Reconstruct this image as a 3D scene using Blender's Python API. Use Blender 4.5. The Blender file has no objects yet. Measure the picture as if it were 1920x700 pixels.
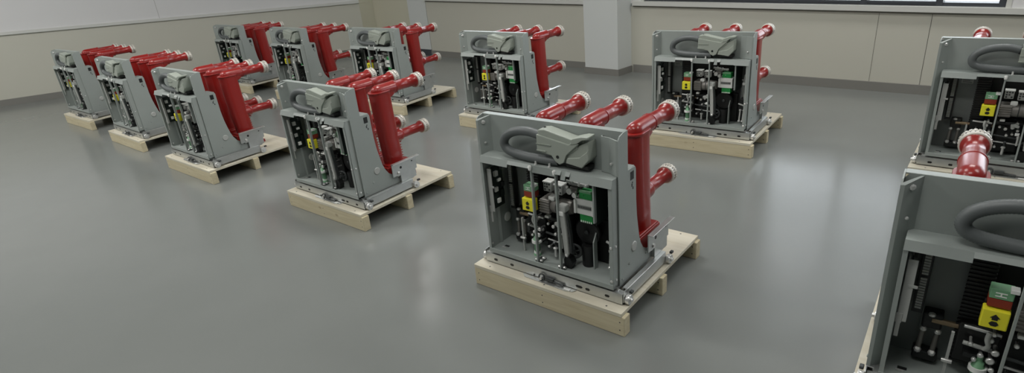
import bpy, bmesh, math, random
from mathutils import Vector, Matrix
random.seed(7)
S = bpy.context.scene
COL = S.collection
PI = math.pi

# ------------------------------------------------------------------ materials
def srgb(r, g, b):
    f = lambda c: (c / 255 / 12.92) if c / 255 <= .04045 else ((c / 255 + .055) / 1.055) ** 2.4
    return (f(r), f(g), f(b), 1)

def mat(name, col, rough=.5, metal=0., var=.0, vscale=8., bump=0., bscale=60., coat=0., spec=.5, rvar=0.):
    m = bpy.data.materials.new(name); m.use_nodes = True
    nt = m.node_tree; b = nt.nodes['Principled BSDF']
    b.inputs['Base Color'].default_value = col
    b.inputs['Roughness'].default_value = rough
    b.inputs['Metallic'].default_value = metal
    b.inputs['Specular IOR Level'].default_value = spec
    b.inputs['Coat Weight'].default_value = coat
    b.inputs['Coat Roughness'].default_value = .15
    tc = nt.nodes.new('ShaderNodeTexCoord')
    nz = nt.nodes.new('ShaderNodeTexNoise'); nz.inputs['Scale'].default_value = vscale; nz.inputs['Detail'].default_value = 5
    nt.links.new(tc.outputs['Object'], nz.inputs['Vector'])
    if var:
        mx = nt.nodes.new('ShaderNodeMix'); mx.data_type = 'RGBA'
        a = [max(0, c * (1 - var)) for c in col[:3]] + [1]; c2 = [min(1, c * (1 + var)) for c in col[:3]] + [1]
        mx.inputs['A'].default_value = a; mx.inputs['B'].default_value = c2
        nt.links.new(nz.outputs['Fac'], mx.inputs['Factor']); nt.links.new(mx.outputs['Result'], b.inputs['Base Color'])
    if rvar:
        mr = nt.nodes.new('ShaderNodeMapRange')
        mr.inputs['To Min'].default_value = max(.02, rough - rvar); mr.inputs['To Max'].default_value = rough + rvar
        nt.links.new(nz.outputs['Fac'], mr.inputs['Value']); nt.links.new(mr.outputs['Result'], b.inputs['Roughness'])
    if bump:
        n2 = nt.nodes.new('ShaderNodeTexNoise'); n2.inputs['Scale'].default_value = bscale
        nt.links.new(tc.outputs['Object'], n2.inputs['Vector'])
        bp = nt.nodes.new('ShaderNodeBump'); bp.inputs['Strength'].default_value = bump; bp.inputs['Distance'].default_value = .002
        nt.links.new(n2.outputs['Fac'], bp.inputs['Height']); nt.links.new(bp.outputs['Normal'], b.inputs['Normal'])
    return m

def wood(name, light, dark, knot, stretch):
    m = bpy.data.materials.new(name); m.use_nodes = True
    nt = m.node_tree; b = nt.nodes['Principled BSDF']; L = nt.links.new
    b.inputs['Roughness'].default_value = .65; b.inputs['Specular IOR Level'].default_value = .3
    tc = nt.nodes.new('ShaderNodeTexCoord'); oi = nt.nodes.new('ShaderNodeObjectInfo')
    mp = nt.nodes.new('ShaderNodeMapping'); mp.inputs['Scale'].default_value = stretch
    ad = nt.nodes.new('ShaderNodeVectorMath'); ad.operation = 'ADD'
    sc = nt.nodes.new('ShaderNodeVectorMath'); sc.operation = 'SCALE'; sc.inputs[0].default_value = (7, 3, 5)
    L(oi.outputs['Random'], sc.inputs['Scale']); L(tc.outputs['Object'], ad.inputs[0]); L(sc.outputs[0], ad.inputs[1]); L(ad.outputs[0], mp.inputs['Vector'])
    nz = nt.nodes.new('ShaderNodeTexNoise'); nz.inputs['Scale'].default_value = 4; nz.inputs['Detail'].default_value = 6; nz.inputs['Distortion'].default_value = .6
    L(mp.outputs[0], nz.inputs['Vector'])
    rp = nt.nodes.new('ShaderNodeValToRGB'); rp.color_ramp.elements[0].position = .3; rp.color_ramp.elements[1].position = .7
    rp.color_ramp.elements[0].color = dark; rp.color_ramp.elements[1].color = light
    L(nz.outputs['Fac'], rp.inputs['Fac'])
    vo = nt.nodes.new('ShaderNodeTexVoronoi'); vo.inputs['Scale'].default_value = 5.5
    mp2 = nt.nodes.new('ShaderNodeMapping'); mp2.inputs['Scale'].default_value = (.8, 1, 1.4); L(ad.outputs[0], mp2.inputs['Vector']); L(mp2.outputs[0], vo.inputs['Vector'])
    r2 = nt.nodes.new('ShaderNodeMapRange'); r2.inputs['From Min'].default_value = .03; r2.inputs['From Max'].default_value = .09
    r2.inputs['To Min'].default_value = .55; r2.inputs['To Max'].default_value = 0
    L(vo.outputs['Distance'], r2.inputs['Value'])
    mx = nt.nodes.new('ShaderNodeMix'); mx.data_type = 'RGBA'; mx.inputs['B'].default_value = knot
    L(r2.outputs[0], mx.inputs['Factor']); L(rp.outputs['Color'], mx.inputs['A']); L(mx.outputs['Result'], b.inputs['Base Color'])
    bp = nt.nodes.new('ShaderNodeBump'); bp.inputs['Strength'].default_value = .2; bp.inputs['Distance'].default_value = .001
    L(nz.outputs['Fac'], bp.inputs['Height']); L(bp.outputs['Normal'], b.inputs['Normal'])
    return m

M = dict(
    paint=mat('grey_paint', srgb(154, 161, 157), .42, var=.04, bump=.04, bscale=900),
    paint_shaded=mat('grey_paint_shaded', srgb(128, 133, 131), .5, var=.05),  # same grey paint, darkened to put the cavity's shade into the colour
    red=mat('red_epoxy', srgb(146, 30, 26), .30, var=.06, coat=.25),
    zinc=mat('galvanised_steel', srgb(200, 202, 200), .36, metal=.85, var=.10, vscale=40, rvar=.1),
    bright=mat('bright_steel', srgb(225, 225, 222), .3, metal=.6, var=.06, vscale=30),
    contact=mat('silvered_contact', srgb(205, 200, 190), .4, metal=.25, var=.1, vscale=60),
    dark=mat('black_plastic', srgb(24, 25, 25), .45, var=.2),
    steel=mat('dark_steel', srgb(70, 73, 73), .45, metal=.4, var=.15, vscale=30),
    black=mat('black_steel', srgb(36, 38, 38), .42, metal=.3, var=.3, vscale=30),
    hose=mat('grey_hose', srgb(96, 101, 101), .45, var=.05),
    plug=mat('grey_green_plug', srgb(160, 167, 157), .45, var=.04, bump=.05, bscale=500),
    yellow=mat('yellow_plastic', srgb(240, 232, 52), .45),
    green=mat('green_plastic', srgb(30, 150, 70), .45),
    redlab=mat('dark_red_plastic', srgb(140, 50, 30), .45),
    palegreen=mat('pale_green_plastic', srgb(120, 170, 130), .45),
    white=mat('white_plastic', srgb(240, 241, 237), .45),
    lightgrey=mat('light_grey_plastic', srgb(178, 180, 176), .45),
    motor=mat('motor_grey', srgb(128, 125, 120), .4, metal=.3, var=.1, vscale=20),
    brass=mat('dull_brass', srgb(160, 140, 112), .4, metal=.5),
    blue=mat('blue_plastic', srgb(40, 60, 150), .4),
    board=mat('dark_green_board', srgb(20, 32, 28), .5, var=.2, vscale=40),
    stringer=wood('pine_board', srgb(214, 204, 174), srgb(198, 186, 154), srgb(146, 124, 90), (1.2, 8, 14)),
    deck=wood('plywood_sheet', srgb(218, 213, 196), srgb(206, 199, 178), srgb(170, 154, 124), (1.2, 9, 9)),
)

# ------------------------------------------------------------------ mesh builder
class MB:
    def __init__(s, off=(0, 0, 0)):
        s.v = []; s.f = []; s.mi = []; s.mats = []; s.sm = []; s.off = Vector(off)
    def _m(s, m):
        m = M[m] if isinstance(m, str) else m
        if m not in s.mats: s.mats.append(m)
        return s.mats.index(m)
    def add(s, vs, fs, m, smooth=False):
        o = len(s.v); s.v += [tuple(v) for v in vs]; k = s._m(m)
        for f in fs: s.f.append([i + o for i in f]); s.mi.append(k); s.sm.append(smooth)
    def box(s, x0, y0, z0, x1, y1, z1, m, bev=0., rot=None, piv=None):
        bm = bmesh.new(); bmesh.ops.create_cube(bm, size=1)
        for v in bm.verts: v.co = Vector(((x0 + x1) / 2 + v.co.x * (x1 - x0), (y0 + y1) / 2 + v.co.y * (y1 - y0), (z0 + z1) / 2 + v.co.z * (z1 - z0)))
        if bev:
            bmesh.ops.bevel(bm, geom=bm.edges[:], offset=min(bev, .45 * min(x1 - x0, y1 - y0, z1 - z0)), segments=2, profile=.5, affect='EDGES')
        if rot is not None:
            p = Vector(piv) if piv else Vector(((x0 + x1) / 2, (y0 + y1) / 2, (z0 + z1) / 2))
            for v in bm.verts: v.co = rot @ (v.co - p) + p
        s.bm(bm, m)
    def bm(s, bm, m, smooth=False):
        bm.verts.index_update()
        s.add([v.co.copy() for v in bm.verts], [[v.index for v in f.verts] for f in bm.faces], m, smooth); bm.free()
    def prism(s, poly, ax, a, b, m, bev=0.):
        """poly in the two other axes (cyclic order x,y,z without ax)"""
        def P(p, t):
            return (t, p[0], p[1]) if ax == 0 else (p[0], t, p[1]) if ax == 1 else (p[0], p[1], t)
        bm = bmesh.new()
        A = [bm.verts.new(P(p, a)) for p in poly]; B = [bm.verts.new(P(p, b)) for p in poly]; n = len(poly)
        bm.faces.new(A); bm.faces.new(B[::-1])
        for i in range(n): bm.faces.new((A[i], B[i], B[(i + 1) % n], A[(i + 1) % n]))
        bmesh.ops.recalc_face_normals(bm, faces=bm.faces[:])
        if bev: bmesh.ops.bevel(bm, geom=bm.edges[:], offset=bev, segments=2, profile=.5, affect='EDGES')
        s.bm(bm, m)
    def loft(s, rings, m, caps=True, smooth=True, closed=True):
        n = len(rings[0]); vs = [p for r in rings for p in r]; fs = []
        for k in range(len(rings) - 1):
            for i in range(n if closed else n - 1):
                j = (i + 1) % n
                fs.append((k * n + i, k * n + j, (k + 1) * n + j, (k + 1) * n + i))
        s.add(vs, fs, m, smooth)
        if caps:
            s.add(rings[0], [list(range(n))[::-1]], m); s.add(rings[-1], [list(range(n))], m)
    def lathe(s, base, axis, prof, m, seg=24, caps=True, smooth=True):
        """prof: (distance along axis, radius)"""
        ax = Vector(axis).normalized(); u = ax.orthogonal().normalized(); w = ax.cross(u); base = Vector(base)
        rings = [[base + ax * t + (u * math.cos(2 * PI * i / seg) + w * math.sin(2 * PI * i / seg)) * max(r, 1e-5) for i in range(seg)] for t, r in prof]
        # split at sharp radius steps so shading stays crisp
        s.loft(rings, m, caps, smooth)
    def cyl(s, p0, p1, r, m, seg=16, r1=None):
        p0 = Vector(p0); p1 = Vector(p1); d = p1 - p0; L = d.length; r1 = r if r1 is None else r1
        s.lathe(p0, d, [(0, r * .96), (min(.002, L * .1), r), (L - min(.002, L * .1), r1), (L, r1 * .96)], m, seg)
    def bolt(s, p, axis, r, h, m='bright'):
        s.lathe(p, axis, [(0, r), (h * .7, r), (h, r * .6)], m, 8, smooth=False)
    def tube(s, pts, r, m, seg=12, ribs=0., closed=False):
        pts = [Vector(p) for p in pts]; rings = []; up = None
        for i, p in enumerate(pts):
            a = pts[max(i - 1, 0)]; b = pts[min(i + 1, len(pts) - 1)]; t = (b - a).normalized()
            if up is None: up = t.orthogonal().normalized()
            up = (up - t * up.dot(t)).normalized(); w = t.cross(up)
            rr = r * (1 + (ribs if i % 2 else -ribs))
            rings.append([p + (up * math.cos(2 * PI * k / seg) + w * math.sin(2 * PI * k / seg)) * rr for k in range(seg)])
        s.loft(rings, m)
    def ring(s, c, axis, R, r, m, seg=24, ts=8):
        ax = Vector(axis).normalized(); u = ax.orthogonal().normalized(); w = ax.cross(u); c = Vector(c); vs = []; fs = []
        for i in range(seg):
            a = 2 * PI * i / seg; d = u * math.cos(a) + w * math.sin(a)
            for k in range(ts):
                b = 2 * PI * k / ts; vs.append(c + d * (R + r * math.cos(b)) + ax * r * math.sin(b))
        for i in range(seg):
            for k in range(ts):
                fs.append((i * ts + k, ((i + 1) % seg) * ts + k, ((i + 1) % seg) * ts + (k + 1) % ts, i * ts + (k + 1) % ts))
        s.add(vs, fs, m, True)
    def build(s, name, parent=None, label=None):
        me = bpy.data.meshes.new(name)
        me.from_pydata([Vector(v) - s.off for v in s.v], [], s.f)
        for m in s.mats: me.materials.append(m)
        me.polygons.foreach_set('material_index', s.mi); me.polygons.foreach_set('use_smooth', s.sm)
        bm = bmesh.new(); bm.from_mesh(me); bmesh.ops.recalc_face_normals(bm, faces=bm.faces[:]); bm.to_mesh(me); bm.free()
        me.update()
        o = bpy.data.objects.new(name, me); COL.objects.link(o)
        if parent: o.parent = parent
        if label: o['label'] = label
        return o

def spline(pts, n):
    P = [Vector(p) for p in pts]; P = [2 * P[0] - P[1]] + P + [2 * P[-1] - P[-2]]; out = []
    for i in range(1, len(P) - 2):
        for k in range(n):
            t = k / n; a, b, c, d = P[i - 1:i + 3]
            out.append(.5 * (2 * b + (c - a) * t + (2 * a - 5 * b + 4 * c - d) * t * t + (3 * b - a - 3 * c + d) * t ** 3))
    out.append(P[-2]); return out

def empty(name, loc, rz=0):
    o = bpy.data.objects.new(name, None); o.empty_display_size = .1; COL.objects.link(o)
    o.location = loc; o.rotation_euler = (0, 0, rz); return o
def tag(o, label, cat, group=None):
    o['label'] = label; o['category'] = cat
    if group: o['group'] = group
    return o
def struct(o):
    o['kind'] = 'structure'; return o
def copy_tree(o, parent=None):
    c = o.copy(); COL.objects.link(c)
    if parent: c.parent = parent
    for ch in list(o.children): copy_tree(ch, c)
    return c

# ------------------------------------------------------------------ pallet
def make_pallet():
    r = empty('pallet', (0, 0, 0))
    X0, X1 = -.027, .716
    d = MB(); d.box(X0, .0, .084, X1 - .012, .711, .1, 'deck', .0015)
    for sx in (.05, .34, .63):
        for sy in (.02, .345, .69): d.lathe((sx, sy, .0995), (0, 0, 1), [(0, .004), (.0008, .004)], 'steel', 8)
    d.build('deck', r)
    for y0, y1 in ((0.001, .044), (.322, .365), (.667, .710)):
        b = MB(); b.box(X0, y0, 0, X1, y1, .0838, 'stringer', .003)
        for z in (.025, .06):
            for x in (X0 + .022, .34, X1 - .02):
                b.lathe((x, y0 + .0005, z), (0, -1, 0), [(0, .003), (.0006, .003)], 'steel', 8)
        b.build('stringer', r)
    return r

# ------------------------------------------------------------------ circuit breaker
OFF = (0, 0, .1)
def B(): return MB(OFF)

def each(name, parent, *fs):
    for f in fs:
        k = B(); f(k); k.build(name, parent)

def make_breaker():
    R = empty('circuit_breaker', (0, 0, .1))
    # ---- housing plates
    prof = [(.088, .156), (.088, .736), (.1, .750), (.13, .757), (.156, .757), (.156, .606), (.210, .604), (.216, .594), (.218, .468),
            (.224, .40), (.233, .348), (.243, .30), (.256, .266), (.276, .236), (.312, .214), (.44, .204), (.457, .19), (.457, .156)]
    for side in (0, 1):
        x0, x1 = ((.000, .004), (.648, .652))[side]
        b = B(); b.prism(prof, 0, x0, x1, 'paint')
        xi = (.004, .545)[side]; xo = (.10, .648)[side]
        b.box(xi, .131, .6025, xo, .2125, .6068, 'paint', .001)                 # top lip of the step
        if side:
            b.prism([(.566, .1275), (.572, .1275), (.574, .1165), (.606, .112), (.648, .092), (.648, .088), (.642, .088), (.604, .108), (.570, .1125)], 2, .604, .737, 'paint')
            b.prism([(.6405, .13), (.648, .13), (.648, .088)], 2, .158, .604, 'paint')
        else:
            b.loft([[Vector((px_, py_, pz_)) for px_, py_, pz_ in q_] for q_ in ([(.046, .1275, .158), (.040, .1275, .158), (.004, .094, .158), (.004, .088, .158), (.010, .088, .158)], [(.046, .1275, .7545), (.040, .1275, .7545), (.004, .094, .742), (.004, .088, .737), (.010, .088, .737)])], 'paint', smooth=False)
        sp = b.build('side_panel', R)
        xo = (.0, .652)[side]; sg = (-1, 1)[side]
        k = B(); k.lathe((xo, .198, .278), (sg, 0, 0), [(-.001, .0205), (.002, .0205), (.0035, .017)], 'lightgrey' if side else 'paint', 24); k.build('hole_plug', sp)
        k = B(); k.box(xo - .001, .174, .560, xo + .001, .199, .592, 'dark')
        for (yy, zz, h) in ((.182, .532, .012), (.190, .520, .01), (.186, .545, .005)):
            k.box(xo - .001, yy, zz, xo + .001, yy + .006, zz + h, 'steel')
        k.build('cutout_marking', sp)
        each('bolt', sp, *[lambda k, yy=yy, zz=zz: k.bolt((xo, yy, zz), (sg, 0, 0), .005, .003, 'paint') for yy, zz in ((.105, .18), (.40, .185), (.30, .20), (.16, .22))])
    b = B()
    b.prism([(.004, .6), (.004, .742), (.014, .757), (.645, .757), (.645, .6)], 1, .1275, .1305, 'paint')
    b.prism([(.0045, .1278), (.0045, .158), (.6475, .158), (.6475, .1278)], 2, .754, .758, 'paint', .001)
    fp = b.build('front_panel', R)
    for (x, y, z) in ((.024, .107, .728), (.024, .107, .640), (.620, .100, .645)):
        k = B(); k.bolt((x, y, z), (.6, -.8, 0) if x < .3 else (-.5, -.87, 0), .0085 if z > .7 else .005, .008); k.build('bolt', fp)
    # ledge over the mechanism box
    b = B()
    b.box(.034, .057, .597, .645, .131, .602, 'paint', .001)
    for (xa, xb, zb) in ((.034, .178, .576), (.178, .288, .590), (.404, .432, .588), (.432, .452, .570), (.452, .472, .588), (.472, .556, .574), (.556, .645, .572)):
        b.prism([(.0455, zb), (.0485, zb), (.0635, .6022), (.0565, .6022)], 0, xa, xb, 'paint')
    lg = b.build('top_ledge', R)
    each('cable_clip', lg, *[lambda k, x=x: k.lathe((x, .064, .602), (0, .1, 1), [(0, .006), (.004, .006), (.005, .004), (.016, .004)], 'lightgrey', 10) for x in (.309, .373)])
    # inner box
    b = B()
    b.box(.034, .050, .158, .645, .262, .170, 'paint', .001)
    b.box(.034, .047, .158, .645, .052, .178, 'paint', .001)
    b.build('bottom_plate', R)
    for xa, xb in ((.034, .038), (.638, .645)):
        b = B(); b.prism([(.050, .158), (.212, .158), (.212, .5975), (.060, .5975), (.051, .578)], 0, xa, xb, 'paint')
        if xa < .3: b.box(xa, .0495, .17, .046, .053, .578, 'paint')
        else: b.box(.630, .0495, .17, xb, .053, .574, 'paint')
        wl = b.build('inner_wall', R)
        if xa < .3:
            k = B(); k.lathe((.038, .182, .272), (1, 0, 0), [(0, .0215), (.003, .0215), (.004, .018)], 'white', 24); k.build('hole_plug', wl)
            k = B(); k.bolt((.038, .066, .192), (1, 0, 0), .006, .004); k.build('bolt', wl)
        else:
            for z in (.193, .335):
                each('bolt', wl, lambda k: k.bolt((.6375, .052, z), (0, -1, 0), .006, .005), lambda k: k.bolt((.645, .07, z), (1, 0, 0), .005, .004))
    b = B(); b.box(.038, .206, .170, .638, .210, .592, 'paint_shaded'); b.box(.24, .199, .17, .56, .206, .592, 'dark')
    b.build('back_plate', R)
    b = B(); b.box(.105, .196, .172, .190, .1985, .560, 'paint_shaded'); b.box(.105, .1985, .172, .109, .206, .56, 'paint_shaded')
    bp = b.build('equipment_plate', R)
    k = B(); k.box(.117, .1947, .520, .166, .1959, .545, 'lightgrey')
    for i in range(3): k.box(.121, .1941, .5245 + i * .0065, .161 - 8e-3 * (i % 2), .1948, .527 + i * .0065, 'steel')
    k.build('rating_label', bp)

    # ---- plug and cable loop on the front panel
    pts = [(.345, .096, .706), (.31, .092, .716), (.27, .088, .724), (.225, .086, .722), (.185, .086, .710), (.155, .086, .690), (.143, .086, .664),
           (.152, .086, .642), (.178, .086, .630), (.215, .086, .6245), (.26, .084, .6225), (.31, .084, .622), (.36, .086, .6225), (.40, .09, .623)]
    b = B(); b.tube(spline(pts, 10), .0178, 'hose', 14, .035); b.build('cable', R)
    b = B()
    F, K = .066, .1265       # front and back of the shell
    b.prism([(.319, .726), (.462, .704), (.476, .716), (.506, .712), (.450, .661), (.437, .630), (.418, .620), (.400, .630), (.384, .651), (.319, .660)], 1, F, F + .012, 'plug', .0025)
    b.prism([(.322, .742), (.352, .747), (.494, .719), (.500, .690), (.452, .660), (.322, .664)], 1, F + .006, K, 'plug', .004)
    b.box(.318, F - .003, .662, .362, F + .006, .6665, 'plug', .001); b.box(.318, F - .003, .690, .385, F + .001, .6925, 'plug')
    pl = b.build('plug', R)
    each('screw_hole', pl, lambda k: k.lathe((.412, F, .650), (0, -1, 0), [(-.001, .0065), (.001, .0065)], 'dark', 14), lambda k: k.lathe((.338, .10, .7465), (0, 0, 1), [(0, .005), (.0012, .005)], 'dark', 12))
    k = B()                                            # latch over the end of the plug
    k.prism([(.470, .706), (.478, .728), (.520, .741), (.545, .742), (.545, .734), (.520, .728), (.498, .712)], 1, F - .002, .115, 'plug', .002)
    k.build('latch_lever', pl)
    k = B()
    k.prism([(.446, .657), (.502, .704), (.541, .722), (.544, .657), (.515, .622), (.44, .628)], 1, F + .008, K, 'plug', .003)
    k.prism([(.452, .650), (.505, .660), (.541, .690), (.5435, .656), (.514, .6215), (.446, .630)], 1, F + .002, F + .02, 'plug', .002)
    k.box(.44, F + .012, .612, .535, K - .004, .628, 'dark', .003)
    k.build('socket', pl)
    k = B()
    for i in range(3): k.lathe((.326 - .004 * i, .093, .713 + .001 * i), (-1, 0, .25), [(-.002, .0205), (.002, .0205)], 'plug' if i == 0 else 'steel', 14)
    k.build('cable_gland', pl)

    # ---- mechanism
    def small_bolts(b, L, m='bright'):
        for (x, y, z, ax, r, h) in L: b.bolt((x, y, z), ax, r, h, m)
    FY = (0, -1, 0); UZ = (0, 0, 1)
    # position indicator
    b = B(); b.box(.222, .068, .392, .278, .1, .446, 'yellow', .003); b.box(.226, .1, .396, .274, .13, .442, 'dark')
    yi = b.build('position_indicator', R)
    k = B(); cx = .250
    k.prism([(cx - .010, .425), (cx, .436), (cx + .010, .425), (cx + .006, .425), (cx + .006, .419), (cx - .006, .419), (cx - .006, .425)], 1, .0668, .0679, 'dark')
    k.prism([(cx - .010, .408), (cx - .005, .4145), (cx + .005, .4145), (cx + .010, .408), (cx + .005, .4015), (cx - .005, .4015)], 1, .0668, .0679, 'dark')
    k.build('arrow_marking', yi)
    b = B(); b.box(.228, .078, .450, .276, .115, .474, 'redlab', .002); b.box(.228, .0775, .4745, .276, .115, .502, 'palegreen', .002)
    b.box(.266, .075, .498, .284, .10, .508, 'white', .001)
    ci = b.build('charge_indicator', R)
    k = B(); k.box(.239, .0766, .482, .262, .0776, .4845, 'white'); k.box(.239, .0766, .491, .262, .0776, .4935, 'white'); k.box(.249, .0766, .4845, .252, .0776, .491, 'white')
    k.build('symbol', ci)
    # ribbed wire duct
    b = B(); b.box(.186, .165, .2, .238, .198, .596, 'dark')
    for i in range(32): b.box(.183, .160, .206 + i * .012, .241, .168, .2125 + i * .012, 'dark', .001)
    b.build('wire_duct', R)
    # left bracket, circuit board and terminal strip
    b = B(); b.box(.052, .066, .350, .072, .069, .542, 'lightgrey'); b.box(.050, .066, .350, .053, .10, .542, 'lightgrey')
    b.box(.046, .064, .345, .062, .067, .375, 'lightgrey', .001); b.box(.060, .064, .46, .082, .067, .468, 'lightgrey'); b.box(.050, .064, .30, .060, .067, .35, 'lightgrey')
    br = b.build('board_bracket', R)
    k = B(); k.box(.056, .085, .355, .060, .15, .545, 'board')
    for (y, z, h, mm) in ((.09, .50, .022, 'lightgrey'), (.11, .47, .012, 'white'), (.088, .43, .02, 'lightgrey'), (.10, .375, .02, 'white'), (.125, .52, .018, 'steel'), (.12, .40, .03, 'board'), (.13, .44, .02, 'steel')):
        k.box(.060, y, z, .068 + .004 * (h > .02), y + .02, z + h, mm, .001)
    k.build('circuit_board', br)
    b = B(); b.box(.078, .165, .33, .104, .19, .565, 'dark', .001)
    for i in range(24):
        z = .345 + i * .0085
        if i == 12: continue
        b.box(.084, .161, z, .099, .166, z + .0062, 'lightgrey')
    b.build('terminal_strip', R)
    # frame posts
    for x in (.288, .402):
        b = B(); b.box(x - .0035, .055, .17, x + .0035, .066, .598, 'paint', .001); b.box(x - .002, .066, .176, x + .002, .070, .59, 'paint')
        b.box(x - .014, .058, .1705, x + .014, .1, .176, 'steel', .001)
        ps = b.build('mounting_post', R)
        each('bolt', ps, *[lambda k, xx=xx, yy=yy: k.bolt((xx, yy, .176), UZ, .0075, .008) for xx, yy in ((x - .010, .066), (x + .012, .066), (x + .010, .088))])
        each('bolt', ps, lambda k: k.lathe((x, .052, .590), UZ, [(-.008, .006), (.006, .008), (.010, .005)], 'white', 10))
    b = B(); b.box(.2915, .056, .572, .3985, .060, .597, 'paint'); b.build('cross_bar', R)
    # spring charging motor
    b = B(); b.box(.294, .09, .388, .340, .165, .448, 'motor', .003)
    for i in range(5): b.box(.293, .087, .394 + i * .0108, .341, .091, .399 + i * .0108, 'motor', .001)
    b.cyl((.340, .125, .418), (.405, .125, .418), .032, 'motor', 20); b.cyl((.385, .125, .418), (.432, .125, .424), .034, 'motor', 20, .026); b.cyl((.366, .125, .418), (.370, .125, .418), .034, 'steel', 20)
    b.build('charging_motor', R)
    # lever
    b = B(); b.box(.396, .064, .424, .432, .098, .452, 'lightgrey', .005); b.box(.402, .062, .408, .424, .08, .428, 'white', .003)
    b.prism([(.402, .424), (.426, .424), (.434, .34), (.438, .246), (.431, .230), (.420, .236), (.412, .33)], 1, .064, .076, 'lightgrey', .002)
    b.prism([(.426, .424), (.434, .41), (.446, .33), (.448, .25), (.440, .246), (.436, .34)], 1, .072, .09, 'steel', .002)
    lv = b.build('charging_lever', R)
    k = B(); small_bolts(k, [(.430, .064, .242, FY, .007, .005)]); k.build('bolt', lv)
    # gear wheel and its bracket
    b = B(); b.ring((.432, .115, .236), (.25, -1, .1), .028, .006, 'steel', 28, 8)
    for a in range(5):
        c, s_ = math.cos(a * 2 * PI / 5 + .3), math.sin(a * 2 * PI / 5 + .3)
        b.cyl((.432, .115, .236), (.432 + .028 * c, .115 + .007 * c, .236 + .028 * s_), .003, 'steel', 8)
    b.cyl((.432, .098, .236), (.432, .13, .236), .008, 'steel', 12); b.build('gear_wheel', R)
    b = B(); b.prism([(.404, .172), (.436, .172), (.446, .20), (.43, .225), (.41, .222), (.404, .21)], 1, .078, .11, 'black', .003)
    b.build('gear_bracket', R)
    # terminal socket block: white with green halves
    b = B(); b.box(.449, .108, .412, .537, .15, .476, 'white', .003); b.box(.449, .100, .416, .458, .112, .472, 'white', .001); b.box(.529, .100, .416, .537, .112, .472, 'white', .001)
    b.box(.462, .106, .436, .526, .1095, .452, 'lightgrey')
    for i in range(12): b.box(.465 + i * .005, .1052, .439, .468 + i * .005, .1062, .449, 'steel')
    tb = b.build('terminal_block', R)
    k = B(); k.box(.468, .112, .4765, .524, .15, .508, 'green', .002); k.box(.470, .110, .502, .522, .118, .512, 'palegreen', .001); k.build('green_connector', tb)
    k = B(); k.box(.468, .112, .378, .524, .15, .4115, 'green', .002)
    for i in range(6): k.box(.471 + i * .009, .1112, .378, .476 + i * .009, .113, .386, 'white')
    k.build('green_connector', tb)
    # divider right of the block
    b = B(); b.box(.561, .056, .415, .568, .072, .598, 'paint', .001); b.box(.563, .072, .40, .566, .2, .598, 'board'); b.build('divider_plate', R)
    b = B(); b.prism([(.125, .17), (.125, .29), (.155, .335), (.168, .335), (.150, .285), (.15, .17)], 0, .513, .518, 'paint'); b.box(.47, .15, .300, .513, .154, .310, 'paint')
    b.build('divider_plate', R)
    b = B(); b.box(.176, .108, .17, .183, .117, .328, 'lightgrey'); b.cyl((.168, .108, .235), (.192, .108, .235), .006, 'bright', 10); b.build('divider_plate', R)
    # counters
    for xa, za in ((.300, .474), (.352, .470)):
        b = B(); b.box(xa, .115, za, xa + .036, .15, za + .040, 'lightgrey', .002)
        for r_ in range(3):
            for c_ in range(3):
                if (r_ * 3 + c_) % 4 != 1: b.box(xa + .004 + c_ * .0105, .1138, za + .005 + r_ * .0115, xa + .011 + c_ * .0105, .1155, za + .0125 + r_ * .0115, 'steel')
        b.box(xa - .002, .112, za + .038, xa + .038, .15, za + .043, 'white', .001)
        b.build('auxiliary_switch', R)
    b = B(); b.box(.330, .10, .446, .358, .13, .462, 'white', .003); b.box(.336, .104, .434, .352, .125, .447, 'white', .002); b.build('latch_block', R)
    # linkage clusters
    random.seed(5)
    b = B()
    b.box(.414, .125, .518, .498, .14, .530, 'lightgrey', .002); b.box(.42, .12, .492, .456, .15, .512, 'motor', .003); b.cyl((.41, .115, .537), (.50, .13, .522), .006, 'lightgrey', 10)
    b.cyl((.43, .11, .50), (.43, .10, .50), .012, 'bright', 12); b.cyl((.452, .11, .488), (.452, .10, .488), .010, 'bright', 12); b.box(.41, .13, .48, .44, .15, .49, 'lightgrey', .002)
    for _ in range(10):
        x, z = random.uniform(.41, .50), random.uniform(.480, .545); b.bolt((x, .118, z), FY, random.uniform(.003, .006), .006)
    b.build('trip_linkage', R)
    b = B()                                            # lower linkage, left of the first post
    b.cyl((.13, .165, .318), (.284, .165, .318), .0085, 'brass', 14)
    b.cyl((.205, .12, .30), (.282, .12, .292), .006, 'lightgrey', 10); b.cyl((.20, .13, .345), (.28, .13, .340), .0045, 'bright', 10)
    for (x, z, r) in ((.262, .355, .006), (.258, .335, .008), (.274, .30, .009), (.246, .282, .007), (.268, .272, .010), (.22, .31, .006), (.235, .265, .006), (.275, .245, .007)):
        b.lathe((x, .108, z), FY, [(-.03, r * .6), (0, r * .6), (0.001, r), (.007, r), (.009, r * .7)], 'bright', 10)
    b.box(.21, .11, .262, .282, .16, .275, 'black', .002); b.box(.19, .14, .225, .28, .198, .345, 'dark', .004)
    b.tube(spline([(.252, .10, .36), (.25, .095, .34), (.256, .10, .318), (.25, .11, .30)], 6), .006, 'lightgrey', 8)
    b.build('drive_linkage', R)
    b = B()                                            # buffer
    b.lathe((.248, .112, .170), UZ, [(0, .016), (.01, .016), (.012, .011), (.022, .011), (.024, .013), (.06, .013), (.062, .02), (.072, .02), (.074, .012), (.088, .012), (.09, .007), (.106, .007)], 'palegreen', 18)
    b.lathe((.248, .112, .230), UZ, [(0, .021), (.013, .021)], 'white', 18); b.lathe((.248, .112, .18), UZ, [(0, .015), (.008, .015)], 'white', 18)
    b.build('buffer', R)
    b = B()                                            # middle linkage
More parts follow.
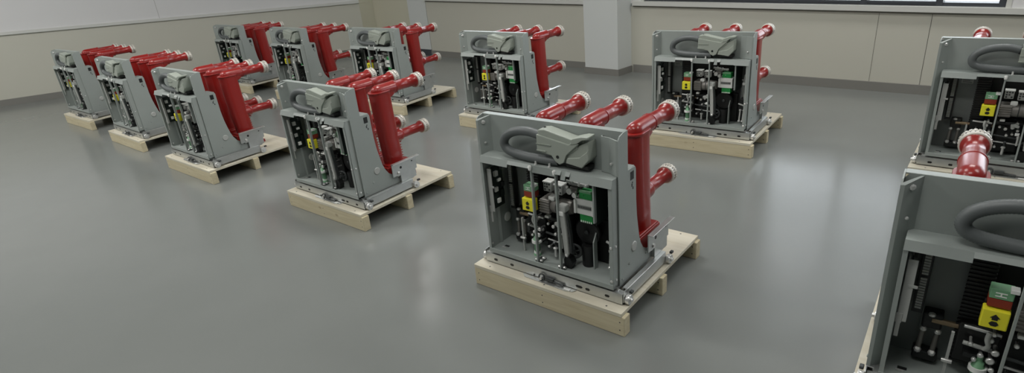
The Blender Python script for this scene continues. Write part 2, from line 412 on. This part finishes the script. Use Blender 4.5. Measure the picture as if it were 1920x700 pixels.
    b.box(.30, .16, .19, .396, .197, .36, 'black', .006); b.cyl((.295, .13, .25), (.40, .13, .243), .004, 'bright', 10); b.cyl((.295, .12, .285), (.40, .12, .275), .005, 'steel', 10)
    b.cyl((.293, .14, .345), (.398, .14, .345), .012, 'black', 14)
    for (x, z, r) in ((.312, .33, .006), (.336, .322, .008), (.362, .332, .009), (.384, .318, .007), (.376, .352, .008), (.31, .225, .006), (.345, .29, .007), (.366, .298, .006), (.392, .285, .008)):
        b.lathe((x, .12, z), FY, [(-.03, r * .6), (0, r * .6), (.001, r), (.008, r), (.010, r * .7)], 'bright', 10)
    b.prism([(.352, .35), (.372, .356), (.388, .344), (.384, .334), (.366, .338), (.352, .338)], 1, .10, .112, 'lightgrey', .002)
    b.cyl((.346, .10, .26), (.352, .15, .195), .006, 'steel', 10)
    b.box(.376, .085, .300, .394, .10, .312, 'white', .002); b.cyl((.392, .09, .25), (.392, .09, .300), .005, 'lightgrey', 8)
    b.box(.306, .10, .362, .326, .12, .372, 'white', .002); b.cyl((.345, .11, .19), (.345, .11, .225), .006, 'bright', 8); b.bolt((.345, .11, .225), UZ, .010, .008)
    b.build('trip_linkage', R)
    b = B()                                            # spring drum
    b.lathe((.475, .148, .318), (0, 1, 0), [(0, .050), (.004, .056), (.012, .056), (.014, .05), (.05, .05), (.050, .05)], 'dark', 28)
    b.cyl((.478, .15, .171), (.478, .15, .262), .027, 'dark', 22); b.box(.42, .188, .172, .55, .198, .36, 'dark', .006)
    b.bolt((.475, .148, .318), FY, .01, .01, 'steel'); b.build('spring_drum', R)
    b = B()                                            # right-hand cell
    b.cyl((.60, .12, .44), (.606, .125, .50), .004, 'lightgrey', 8); b.cyl((.59, .118, .47), (.618, .118, .463), .003, 'lightgrey', 8); b.box(.596, .11, .436, .612, .125, .452, 'white', .003)
    b.tube(spline([(.60, .118, .44), (.604, .115, .39), (.612, .12, .34), (.618, .13, .30)], 6), .0025, 'lightgrey', 6)
    b.box(.575, .15, .19, .632, .2, .34, 'black', .004)
    for x in (.585, .606):
        b.cyl((x, .13, .20), (x + .004, .13, .27), .005, 'bright', 10); b.bolt((x, .13, .195), UZ, .009, .009); b.bolt((x + .004, .13, .268), UZ, .008, .008)
    b.cyl((.622, .12, .25), (.622, .12, .32), .006, 'lightgrey', 10); b.bolt((.622, .12, .318), UZ, .010, .010); b.cyl((.578, .12, .315), (.615, .115, .305), .005, 'lightgrey', 8)
    b.build('locking_linkage', R)
    b = B()                                            # clamp in the left cell
    for x in (.112, .146):
        b.cyl((x, .165, .215), (x + .003, .165, .285), .007, 'motor', 10); b.bolt((x, .160, .21), (0, -.6, 1), .0095, .010); b.bolt((x + .003, .160, .282), UZ, .0085, .010)
    b.box(.10, .155, .185, .16, .195, .212, 'black', .004); b.box(.108, .160, .29, .155, .2, .34, 'dark', .005); b.bolt((.128, .158, .335), UZ, .009, .008)
    b.build('clamp', R)
    b = B(); b.box(.075, .10, .1705, .098, .112, .1712, 'dark'); b.box(.072, .088, .1705, .092, .093, .174, 'bright'); b.build('floor_slot', R)

    # ---- truck frame under the housing
    b = B(); b.box(.02, .07, .148, .652, .452, .157, 'zinc'); b.build('truck_plate', R)
    b = B()
    b.box(.005, .050, .1045, .681, .053, .149, 'zinc'); b.box(.005, .050, .146, .681, .080, .149, 'zinc', .001); b.box(.005, .050, .1045, .681, .072, .107, 'zinc')
    fr = b.build('front_rail', R)
    for x, w in ((.062, .011), (.152, .010), (.490, .017), (.529, .011), (.616, .011)):
        k = B(); k.prism([(x - w, .123), (x - w * .6, .1285), (x + w * .6, .1285), (x + w, .123), (x + w * .6, .1175), (x - w * .6, .1175)], 1, .0492, .0498, 'dark'); k.build('slot', fr)
    b = B(); b.prism([(.212, .047), (.235, .028), (.44, .022), (.468, .03), (.478, .047)], 2, .1005, .1035, 'zinc'); b.box(.43, .026, .1035, .458, .036, .1065, 'white')
    b.ring((.315, .040, .119), (0, -1, .2), .013, .0032, 'steel', 18, 8); b.cyl((.315, .049, .119), (.315, .030, .115), .006, 'bright', 12); b.box(.333, .036, .110, .374, .048, .124, 'steel', .003)
    b.cyl((.374, .042, .112), (.42, .042, .108), .004, 'steel', 8); b.bolt((.27, .0495, .111), FY, .004, .003, 'steel')
    b.build('drive_screw', R)
    for side in (0, 1):
        T = (lambda x: x) if side else (lambda x: .686 - x)
        def bx(b, xa, *a): 
            x0, x1 = sorted((T(xa), T(a[2]))); b.box(x0, a[0], a[1], x1, a[3], a[4], a[5], a[6] if len(a) > 6 else 0)
        b = B(); bx(b, .682, .054, .112, .686, .412, .158, 'zinc'); bx(b, .664, .084, .155, .686, .412, .159, 'zinc', .001); bx(b, .664, .084, .146, .668, .412, .157, 'zinc'); bx(b, .668, .054, .112, .684, .412, .115, 'zinc')
        b.build('side_rail', R)
        b = B()
        bx(b, .664, .290, .206, .668, .472, .2845, 'zinc'); bx(b, .666, .285, .283, .690, .487, .287, 'zinc', .001); bx(b, .652, .32, .20, .666, .40, .212, 'zinc', .001)
        bx(b, .652, .345, .16, .668, .46, .206, 'zinc')
        gb = b.build('guide_bracket', R)
        sd = (1 if side else -1, 0, 0)
        each('bolt_hole', gb, lambda k: k.lathe((T(.668), .353, .248), sd, [(0, .008), (.0008, .008)], 'dark', 10))
        each('bolt', gb, lambda k: k.bolt((T(.668), .33, .222), sd, .009, .008, 'bright'), lambda k: k.bolt((T(.668), .44, .26), sd, .004, .004, 'steel'))
        for y in (.074, .425):
            b = B(); sg = 1 if side else -1
            b.cyl((T(.687), y, .1205), (T(.703), y, .1205), .0200, 'bright', 20); b.cyl((T(.703), y, .1205), (T(.712), y, .1205), .008, 'bright', 10); b.cyl((T(.660), y, .1205), (T(.687), y, .1205), .007, 'steel', 10)
            b.box(min(T(.69), T(.702)), y + .012, .138, max(T(.69), T(.702)), y + .03, .148, 'steel', .002)
            b.build('wheel', R)

    # ---- three insulating poles
    def stadium(x, y, hx, hy, z, n=10):
        out = []
        for i in range(2 * n):
            a = PI * i / (n - 1) if i < n else PI * (i - n) / (n - 1) + PI
            cx = math.cos(a) * hx; cy = math.sin(a) * hx
            out.append(Vector((x + cx, y + cy + (hy - hx) * (1 if i < n else -1), z)))
        return out
    for x in (.146, .361, .576):
        b = B()
        lv = [(.235, .046, .064, .386), (.27, .0425, .061, .384), (.40, .041, .062, .376), (.55, .0405, .063, .369), (.676, .0405, .064, .365)]
        b.loft([stadium(x, cy, hx, hy, z) for z, hx, hy, cy in lv], 'red')
        b.loft([stadium(x, .366, hx, hy, z) for z, hx, hy in ((.676, .042, .067), (.677, .0438, .0695), (.684, .0438, .0695), (.686, .0425, .068))], 'red')
        b.loft([stadium(x, cy, hx, hy, z) for z, hx, hy, cy in ((.640, .026, .040, .405), (.655, .030, .052, .415), (.690, .028, .050, .415))], 'red')
        b.box(x - .054, .286, .178, x + .054, .476, .258, 'red', .007)
        b.box(x - .050, .300, .255, x + .050, .466, .266, 'red', .005)
        b.box(x - .060, .270, .158, x + .060, .490, .180, 'red', .003)
        for i in range(6): b.box(x - .026, .428, .285 + i * .016, x + .026, .444 - .001 * i, .290 + i * .016, 'red', .002)
        p = b.build('insulating_pole', R)
        k = B()
        k.lathe((x, .318, .686), (0, 1, 0), [(0, .003), (.002, .014), (.008, .022), (.018, .029), (.032, .0335), (.045, .0348), (.155, .0348)], 'red', 28)
        k.lathe((x, .468, .686), (0, 1, 0), [(0, .0348), (.001, .0368), (.006, .0368), (.008, .032), (.009, .0298), (.150, .0292), (.153, .037), (.163, .037)], 'red', 28)
        k.build('upper_arm', p)
        k = B()
        k.lathe((x, .415, .404), (0, 1, 0), [(0, .037), (.035, .037), (.048, .035), (.053, .029), (.06, .0275), (.20, .0270), (.203, .034), (.212, .034)], 'red', 28)
        k.cyl((x, .435, .366), (x, .458, .366), .009, 'red', 12); k.cyl((x, .435, .441), (x, .458, .441), .009, 'red', 12)
        k.build('lower_arm', p)
        for zc, y0, rr in ((.686, .630, .0425), (.404, .626, .0405)):
            k = B()
            k.lathe((x, y0, zc), (0, 1, 0), [(0, rr * .9), (.001, rr * .96), (.003, rr), (.012, rr), (.014, rr * .965), (.025, rr * .965), (.027, rr), (.036, rr * .99), (.040, rr * .93), (.041, rr * .64), (.018, rr * .62)], 'contact', 40, caps=True)
            n = 22
            for i in range(n):
                a = 2 * PI * i / n
                rm = Matrix.Rotation(-a, 3, 'Y')
                for (ra, rb, ya, yb, hw, mm) in ((rr * .93, rr * .985, .0155, .0235, .035, 'steel'), (rr * .70, rr * .93, .0385, .0412, .025, 'dark'), (rr * .95, rr * 1.025, .028, .038, .085, 'contact')):
                    n0 = len(k.v)
                    k.box(ra, y0 + ya, -rr * hw * (1 + .5 * (i % 3 == 0)), rb, y0 + yb, rr * hw, mm, 0, rm, (0, y0, 0))
                    for q in range(n0, len(k.v)):
                        v = k.v[q]; k.v[q] = (v[0] + x, v[1], v[2] + zc)
            k.build('contact_ring', p)
    return R

# ------------------------------------------------------------------ the twelve positions (x, y, heading)
UNITS = dict(
 A1=(-4.683, 6.322, -.698), A2=(-3.642, 5.370, -.722), A3=(-2.618, 4.384, -.716), D1=(-1.360, 3.389, -.715), D2=(-.175, 2.262, -.707), E2=(.940, 1.293, -.677),
 B1=(-3.461, 7.415, -.739), B2=(-2.474, 6.516, -.760), B3=(-1.459, 5.749, -.696), C1=(-.359, 4.782, -.728), C2=(.969, 3.900, -.686), E1=(2.146, 2.865, -.714))
LAB = dict(
 A1='far left circuit breaker of the near row, beside the long left wall',
 A2='second circuit breaker from the left wall in the near row',
 A3='third circuit breaker from the left wall in the near row, small yellow indicator',
 D1='fourth circuit breaker of the near row, side panel and three red poles turned to view',
 D2='large fully visible circuit breaker in the middle foreground of the picture',
 E2='nearest circuit breaker, cut off by the lower right corner of the picture',
 B1='leftmost circuit breaker of the back row, in front of the left wall',
 B2='second circuit breaker from the left in the back row, near the room corner',
 B3='third circuit breaker from the left in the back row, just left of the picture middle',
 C1='circuit breaker in the back row standing left of the white square column',
 C2='circuit breaker in the back row standing right of the column under the window',
 E1='rightmost circuit breaker of the back row, cut off by the right picture edge')
PLAB = dict(
 A1='pine pallet under the far left circuit breaker beside the left wall',
 A2='pine pallet under the second circuit breaker of the near row',
 A3='pine pallet under the third circuit breaker of the near row',
 D1='pine pallet left of the picture middle, under the fourth near row circuit breaker',
 D2='large pine pallet under the circuit breaker in the middle foreground',
 E2='pine pallet mostly outside the lower right corner, under the nearest circuit breaker',
 B1='small far pallet under the leftmost circuit breaker of the back row',
 B2='pallet hidden behind others, under the second back row circuit breaker',
 B3='pallet under the third back row circuit breaker, behind the red bushings',
 C1='pallet half hidden under the circuit breaker left of the column',
 C2='pine pallet under the circuit breaker right of the column, below the window',
 E1='pallet at the right picture edge under the rightmost back row circuit breaker')
pal = make_pallet(); brk = make_breaker()
first = True
for k in ('D2', 'A1', 'A2', 'A3', 'D1', 'E2', 'B1', 'B2', 'B3', 'C1', 'C2', 'E1'):
    x, y, a = UNITS[k]
    p = pal if first else copy_tree(pal); b = brk if first else copy_tree(brk); first = False
    p.location = (x, y, 0); p.rotation_euler = (0, 0, a); tag(p, PLAB[k], 'pallet', 'pine pallets carrying the circuit breakers')
    b.location = (x, y, .1); b.rotation_euler = (0, 0, a); tag(b, LAB[k], 'circuit breaker', 'circuit breakers on pallets')

# ------------------------------------------------------------------ the room
def wallmat(name, col, rough=.6): return mat(name, col, rough, var=.02, vscale=.7, bump=.02, bscale=200)
W_beige = wallmat('beige_wall_panel', srgb(194, 193, 181), .5)
W_white = wallmat('white_wall', srgb(214, 214, 214), .55)
W_col = wallmat('white_column_paint', srgb(206, 210, 208), .55)
W_base = mat('grey_baseboard', srgb(132, 131, 126), .35, metal=.1, var=.05, vscale=2)
W_trim = wallmat('light_trim', srgb(204, 205, 200), .45)
W_seam = wallmat('panel_joint', srgb(120, 119, 110), .6)
W_joint = wallmat('dark_joint', srgb(70, 70, 64), .6)
W_frame = mat('dark_window_frame', srgb(62, 66, 72), .4)
def floor_mat():
    m = bpy.data.materials.new('grey_epoxy_floor'); m.use_nodes = True
    nt = m.node_tree; b = nt.nodes['Principled BSDF']; L = nt.links.new
    tc = nt.nodes.new('ShaderNodeTexCoord')
    n1 = nt.nodes.new('ShaderNodeTexNoise'); n1.inputs['Scale'].default_value = .55; n1.inputs['Detail'].default_value = 6
    n2 = nt.nodes.new('ShaderNodeTexNoise'); n2.inputs['Scale'].default_value = 3.5; n2.inputs['Detail'].default_value = 8
    L(tc.outputs['Object'], n1.inputs['Vector']); L(tc.outputs['Object'], n2.inputs['Vector'])
    mx = nt.nodes.new('ShaderNodeMix'); mx.data_type = 'RGBA'
    mx.inputs['A'].default_value = srgb(117, 121, 118); mx.inputs['B'].default_value = srgb(129, 132, 129)
    ad = nt.nodes.new('ShaderNodeMath'); ad.operation = 'MULTIPLY_ADD'; ad.inputs[1].default_value = .5
    L(n1.outputs['Fac'], ad.inputs[0])
    ha = nt.nodes.new('ShaderNodeMath'); ha.operation = 'MULTIPLY'; ha.inputs[1].default_value = .5; L(n2.outputs['Fac'], ha.inputs[0]); L(ha.outputs[0], ad.inputs[2])
    L(ad.outputs[0], mx.inputs['Factor']); L(mx.outputs['Result'], b.inputs['Base Color'])
    mr = nt.nodes.new('ShaderNodeMapRange'); mr.inputs['To Min'].default_value = .15; mr.inputs['To Max'].default_value = .23
    L(n1.outputs['Fac'], mr.inputs['Value']); L(mr.outputs['Result'], b.inputs['Roughness'])
    b.inputs['Specular IOR Level'].default_value = .5
    n3 = nt.nodes.new('ShaderNodeTexNoise'); n3.inputs['Scale'].default_value = 2.2; n3.inputs['Detail'].default_value = 3
    L(tc.outputs['Object'], n3.inputs['Vector'])
    bp = nt.nodes.new('ShaderNodeBump'); bp.inputs['Strength'].default_value = .06; bp.inputs['Distance'].default_value = .004
    L(n3.outputs['Fac'], bp.inputs['Height']); L(bp.outputs['Normal'], b.inputs['Normal'])
    return m

th = math.radians(-42.9); EX = Vector((math.cos(th), math.sin(th), 0)); NY = Vector((-math.sin(th), math.cos(th), 0)); DB = 5.504
H = 3.4
def bw(s, d=0, z=0):                       # a point by the back wall: s along it, d in front of it
    v = EX * s + NY * (DB - d); return Vector((v.x, v.y, z))
S0, S1 = -6.36, 3.2
LA = Vector((-1.985, 9.23, 0)); la = math.radians(20.0); LD = Vector((-math.cos(la), -math.sin(la), 0)); LN = Vector((math.sin(la), -math.cos(la), 0))
def lw(s, d=0, z=0):
    v = LA + LD * s + LN * d; return Vector((v.x, v.y, z))
LEN_L = 9.0
P_near_l = lw(LEN_L); P_r = bw(S1); P_rn = P_r - NY * 8.5; P_ln = Vector((-7.5, -2.5, 0))

def hexa(b, a, c, e, f, z0, z1, m, z1b=None):
    """upright block over the plan quad a,c,e,f; z1b: top height at the c/e end"""
    z1b = z1 if z1b is None else z1b
    lo = [Vector((p.x, p.y, z0)) for p in (a, c, e, f)]; hi = [Vector((p.x, p.y, z)) for p, z in zip((a, c, e, f), (z1, z1b, z1b, z1))]
    b.add(lo + hi, [(0, 1, 2, 3), (4, 5, 6, 7), (0, 1, 5, 4), (1, 2, 6, 5), (2, 3, 7, 6), (3, 0, 4, 7)], m)
def strip(b, P, s0, s1, d0, d1, z0, z1, m): hexa(b, P(s0, d0), P(s1, d0), P(s1, d1), P(s0, d1), z0, z1, m)
def strip2(b, P, s0, s1, d0, d1, za0, za1, zb0, zb1, m):
    A = [P(s0, d0), P(s1, d0), P(s1, d1), P(s0, d1)]; zl = (za0, zb0, zb0, za0); zh = (za1, zb1, zb1, za1)
    lo = [Vector((p.x, p.y, z)) for p, z in zip(A, zl)]; hi = [Vector((p.x, p.y, z)) for p, z in zip(A, zh)]
    b.add(lo + hi, [(0, 1, 2, 3), (4, 5, 6, 7), (0, 1, 5, 4), (1, 2, 6, 5), (2, 3, 7, 6), (3, 0, 4, 7)], m)

# floor and ceiling
fl = MB(); fl.box(-12, -6, -.1, 8, 11.5, 0, floor_mat()); struct(fl.build('floor'))
ce = MB(); ce.box(-12, -6, H, 8, 11.5, H + .1, W_white); struct(ce.build('ceiling'))
# back wall with window openings; the rail height drifts slightly along it as in the photograph
rz = lambda s: .6035 + (-.126 - s) * .0203        # lower edge of the sill band
WIN = ((-5.95, -4.07), (-3.07, -.238), (.35, 2.9))
WZ0 = lambda s: rz(s) + .056; WZ1 = 2.95
b = MB()
strip2(b, bw, S0, S1, -.2, 0, 0, rz(S0), 0, rz(S1), W_beige)
struct(b.build('wall_back'))
b = MB(); edges = [S0] + [v for w in WIN for v in w] + [S1]
for i in range(0, len(edges), 2):
    strip2(b, bw, edges[i], edges[i + 1], -.2, .002, rz(edges[i]) + .03, H, rz(edges[i + 1]) + .03, H, W_white)
strip(b, bw, S0, S1, -.2, .002, WZ1, H, W_white)
struct(b.build('wall_back_upper'))
for n_, (a, c) in enumerate(((S0, -3.45), (-3.19, S1)), 1):
    b = MB(); strip2(b, bw, a, c, -.2, .035, rz(a) + .012, rz(a) + .052, rz(c) + .012, rz(c) + .052, W_trim)
    strip2(b, bw, a, c, 0, .012, rz(a) - .002, rz(a) + .012, rz(c) - .002, rz(c) + .012, W_seam)
    struct(b.build('trim_%d' % n_))
for n_, (a, c) in enumerate(((S0, -3.45), (-3.19, S1)), 1):
    b = MB(); strip2(b, bw, a, c, 0, .014, 0, .080, 0, .066, W_base); struct(b.build('baseboard_back' + ('' if n_ == 1 else '_right')))
b = MB()
for s, w, m in ((-.655, .0014, W_joint), (-1.005, .0015, W_seam), (1.4, .003, W_seam)):
    strip(b, bw, s - w, s + w, 0, .0015, .07, rz(s), m)
struct(b.build('trim_9'))

# windows
glass = bpy.data.materials.new('window_glass'); glass.use_nodes = True
nt = glass.node_tree; nt.nodes.clear()
go = nt.nodes.new('ShaderNodeOutputMaterial'); gm = nt.nodes.new('ShaderNodeMixShader'); gt = nt.nodes.new('ShaderNodeBsdfTransparent'); gg = nt.nodes.new('ShaderNodeBsdfGlossy')
gg.inputs['Roughness'].default_value = .03; gm.inputs['Fac'].default_value = .06
nt.links.new(gt.outputs[0], gm.inputs[1]); nt.links.new(gg.outputs[0], gm.inputs[2]); nt.links.new(gm.outputs[0], go.inputs[0])
W_blind = mat('grey_roller_blind', srgb(110, 112, 114), .8)
MULL = ((-5.0,), (-2.39, -1.76, -1.13, -.63), (1.2, 2.0))
for i, (a, c) in enumerate(WIN):
    ra, rc = WZ0(a), WZ0(c)
    b = MB()
    fh = .036
    strip2(b, bw, a, c, -.12, -.02, ra - .01, ra + fh * .6, rc - .01, rc + fh * .6, W_frame)
    strip(b, bw, a, c, -.12, -.02, WZ1 - .05, WZ1, W_frame)
    for s in (a + .025,) + MULL[i] + (c - .02,): strip(b, bw, s - .022, s + .022, -.12, -.015, WZ0(s), WZ1, W_frame)
    # opening casements with a deeper bottom rail
    ms = (a,) + MULL[i] + (c,)
    for j in range(len(ms) - 1):
        if (j < len(ms) - 2) and i == 1: strip2(b, bw, ms[j] + .02, ms[j + 1] - .02, -.10, -.012, WZ0(ms[j]) + .012, WZ0(ms[j]) + .030, WZ0(ms[j + 1]) + .012, WZ0(ms[j + 1]) + .030, W_frame)
    wo = struct(b.build('window_%d' % (i + 1)))
    for j in range(len(ms) - 1):
        k = MB(); strip2(k, bw, ms[j], ms[j + 1], -.075, -.069, WZ0(ms[j]), WZ1, WZ0(ms[j + 1]), WZ1, glass); k.build('pane', wo)
    if i == 1:
        k = MB(); strip(k, bw, -3.03, MULL[i][0] + .61, -.055, -.050, WZ0(a) + .04, WZ1 - .05, W_blind); k.build('roller_blind', wo)
    # white lining of the opening
    k = MB(); strip(k, bw, a - .03, a, -.2, .008, WZ0(a) - .004, WZ1, W_trim); strip(k, bw, c, c + .03, -.2, .008, WZ0(c) - .004, WZ1, W_trim); k.build('lining', wo)

# column in front of the back wall
b = MB(); CA, CB = -3.935, -3.203
def colquad(g): return (Vector((.922, 6.368, 0)), Vector((1.215, 6.071, 0)), Vector((1.403, 6.236, 0)), Vector((1.08, 6.55, 0)))
q = colquad(0); hexa(b, *q, 0, H, W_col); struct(b.build('column'))
cen = sum(q, Vector()) / 4
b = MB(); q2 = [p + (p - cen).normalized() * .012 for p in q]; hexa(b, *q2, 0, .068, W_base); struct(b.build('baseboard_column'))

# left wall
lz = lambda s: .725 + s * .0292
b = MB(); strip2(b, lw, 0, LEN_L, -.2, 0, 0, lz(0), 0, lz(LEN_L), W_beige); struct(b.build('wall_left'))
b = MB(); strip2(b, lw, 0, LEN_L, -.2, 0, lz(0), H, lz(LEN_L), H, W_white); struct(b.build('wall_left_upper'))
b = MB(); strip2(b, lw, 0, LEN_L, -.02, .022, lz(0), lz(0) + .035, lz(LEN_L), lz(LEN_L) + .035, W_trim); struct(b.build('trim_3'))
b = MB(); strip(b, lw, 0, LEN_L, 0, .014, 0, .082, W_base); struct(b.build('baseboard_left'))
W_faint = wallmat('faint_joint', srgb(176, 176, 174), .6)
b = MB(); strip(b, lw, 2.62, 2.626, -.01, .001, lz(2.62) + .035, H, W_faint); struct(b.build('trim_4'))
# corner: reveal, cupboard panel, end column
PA = lw(0); PB = PA + Vector((.16, .20, 0)); PD = bw(S0)
W_corner = wallmat('corner_panel', srgb(200, 197, 178), .55)
ccol = [Vector((-1.20, 8.665, 0)), Vector((-.920, 8.385, 0)), Vector((-.645, 8.68, 0)), Vector((-.93, 8.96, 0))]
PC = Vector((-1.10, 9.0, 0))
def wallseg(b, a, c, t, z0, z1, m):
    d = (c - a).normalized(); n = Vector((-d.y, d.x, 0)) * t; hexa(b, a, c, c + n, a + n, z0, z1, m)
b = MB(); wallseg(b, PA, PB, .1, 0, H, W_corner); struct(b.build('wall_corner'))
b = MB(); wallseg(b, PB, PC, .1, 0, .742, W_corner); wallseg(b, PB, PC, .1, .752, H, W_corner); wallseg(b, PB + Vector((.01, .02, 0)), PC + Vector((.01, .02, 0)), .05, .735, .76, W_joint)
struct(b.build('door_1'))
b = MB(); hexa(b, *ccol, 0, H, W_col); struct(b.build('column'))
cen = sum(ccol, Vector()) / 4
b = MB(); hexa(b, *[p + (p - cen).normalized() * .012 for p in ccol], 0, .085, W_frame); struct(b.build('baseboard_corner'))
# walls behind the camera
W_far = wallmat('grey_wall', srgb(120, 122, 122), .7)
for n_, (a, c) in dict(wall_right=(P_r, P_rn), wall_near=(P_rn, P_ln), wall_side=(P_ln, P_near_l)).items():
    b = MB(); wallseg(b, a, c, -.15, 0, H, W_far); struct(b.build(n_))

# ------------------------------------------------------------------ light
w = bpy.data.worlds.new('World'); S.world = w; w.use_nodes = True
bg = w.node_tree.nodes['Background']; bg.inputs['Color'].default_value = (.86, .93, 1, 1); bg.inputs['Strength'].default_value = 5.0
for i, (a, c) in enumerate(WIN):           # portals: guide the daylight through the windows
    l = bpy.data.lights.new('window_portal', 'AREA'); l.shape = 'RECTANGLE'; l.size = c - a; l.size_y = WZ1 - .6
    l.cycles.is_portal = True
    o = bpy.data.objects.new('window_portal', l); COL.objects.link(o)
    o.location = bw((a + c) / 2, -.22, (WZ1 + .6) / 2)
    o.rotation_euler = (-NY).to_track_quat('-Z', 'Z').to_euler()
def lamp(x, y, sx, sy, e, rz):             # ceiling light
    l = bpy.data.lights.new('ceiling_lamp', 'AREA'); l.shape = 'RECTANGLE'; l.size = sx; l.size_y = sy; l.energy = e; l.color = (1, .985, .955)
    o = bpy.data.objects.new('ceiling_lamp', l); COL.objects.link(o); o.location = (x, y, H - .02); o.rotation_euler = (0, 0, rz)
for x, e in ((-6.4, 110), (-3.2, 60), (-.2, 48), (2.8, 40)):
    lamp(x, 3.7 + .6 * (x < -6), 1.4, .5, e, th); lamp(x, .9, 1.4, .5, 28, th)
lamp(-1.46, 8.0, .25, 1.7, 8, .14)

# ------------------------------------------------------------------ camera
F, PITCH, ROLL, CY, CH = 1106.268, .4118, -.0945, 370.14, 1.3993
cp, sp = math.cos(PITCH), math.sin(PITCH); fw = Vector((0, cp, -sp)); up = Vector((0, sp, cp)); rt = Vector((1, 0, 0))
cr, sr = math.cos(ROLL), math.sin(ROLL); rt2 = cr * rt + sr * up; up2 = -sr * rt + cr * up
cd = bpy.data.cameras.new('camera'); cam = bpy.data.objects.new('camera', cd); COL.objects.link(cam)
cd.sensor_width = 36; cd.lens = F / 1920 * 36; cd.shift_y = (CY - 350) / 1920; cd.clip_start = .05
mw = Matrix.Identity(4)
for i in range(3): mw[i][0] = rt2[i]; mw[i][1] = up2[i]; mw[i][2] = -fw[i]
mw.translation = Vector((0, 0, CH)); cam.matrix_world = mw
S.camera = cam
S.view_settings.view_transform = 'Standard'; S.view_settings.look = 'None'; S.view_settings.gamma = 1; S.view_settings.use_curve_mapping = False
S.view_settings.exposure = 0
S.cycles.use_denoising = True
S.cycles.max_bounces = 8; S.cycles.caustics_reflective = False; S.cycles.caustics_refractive = False
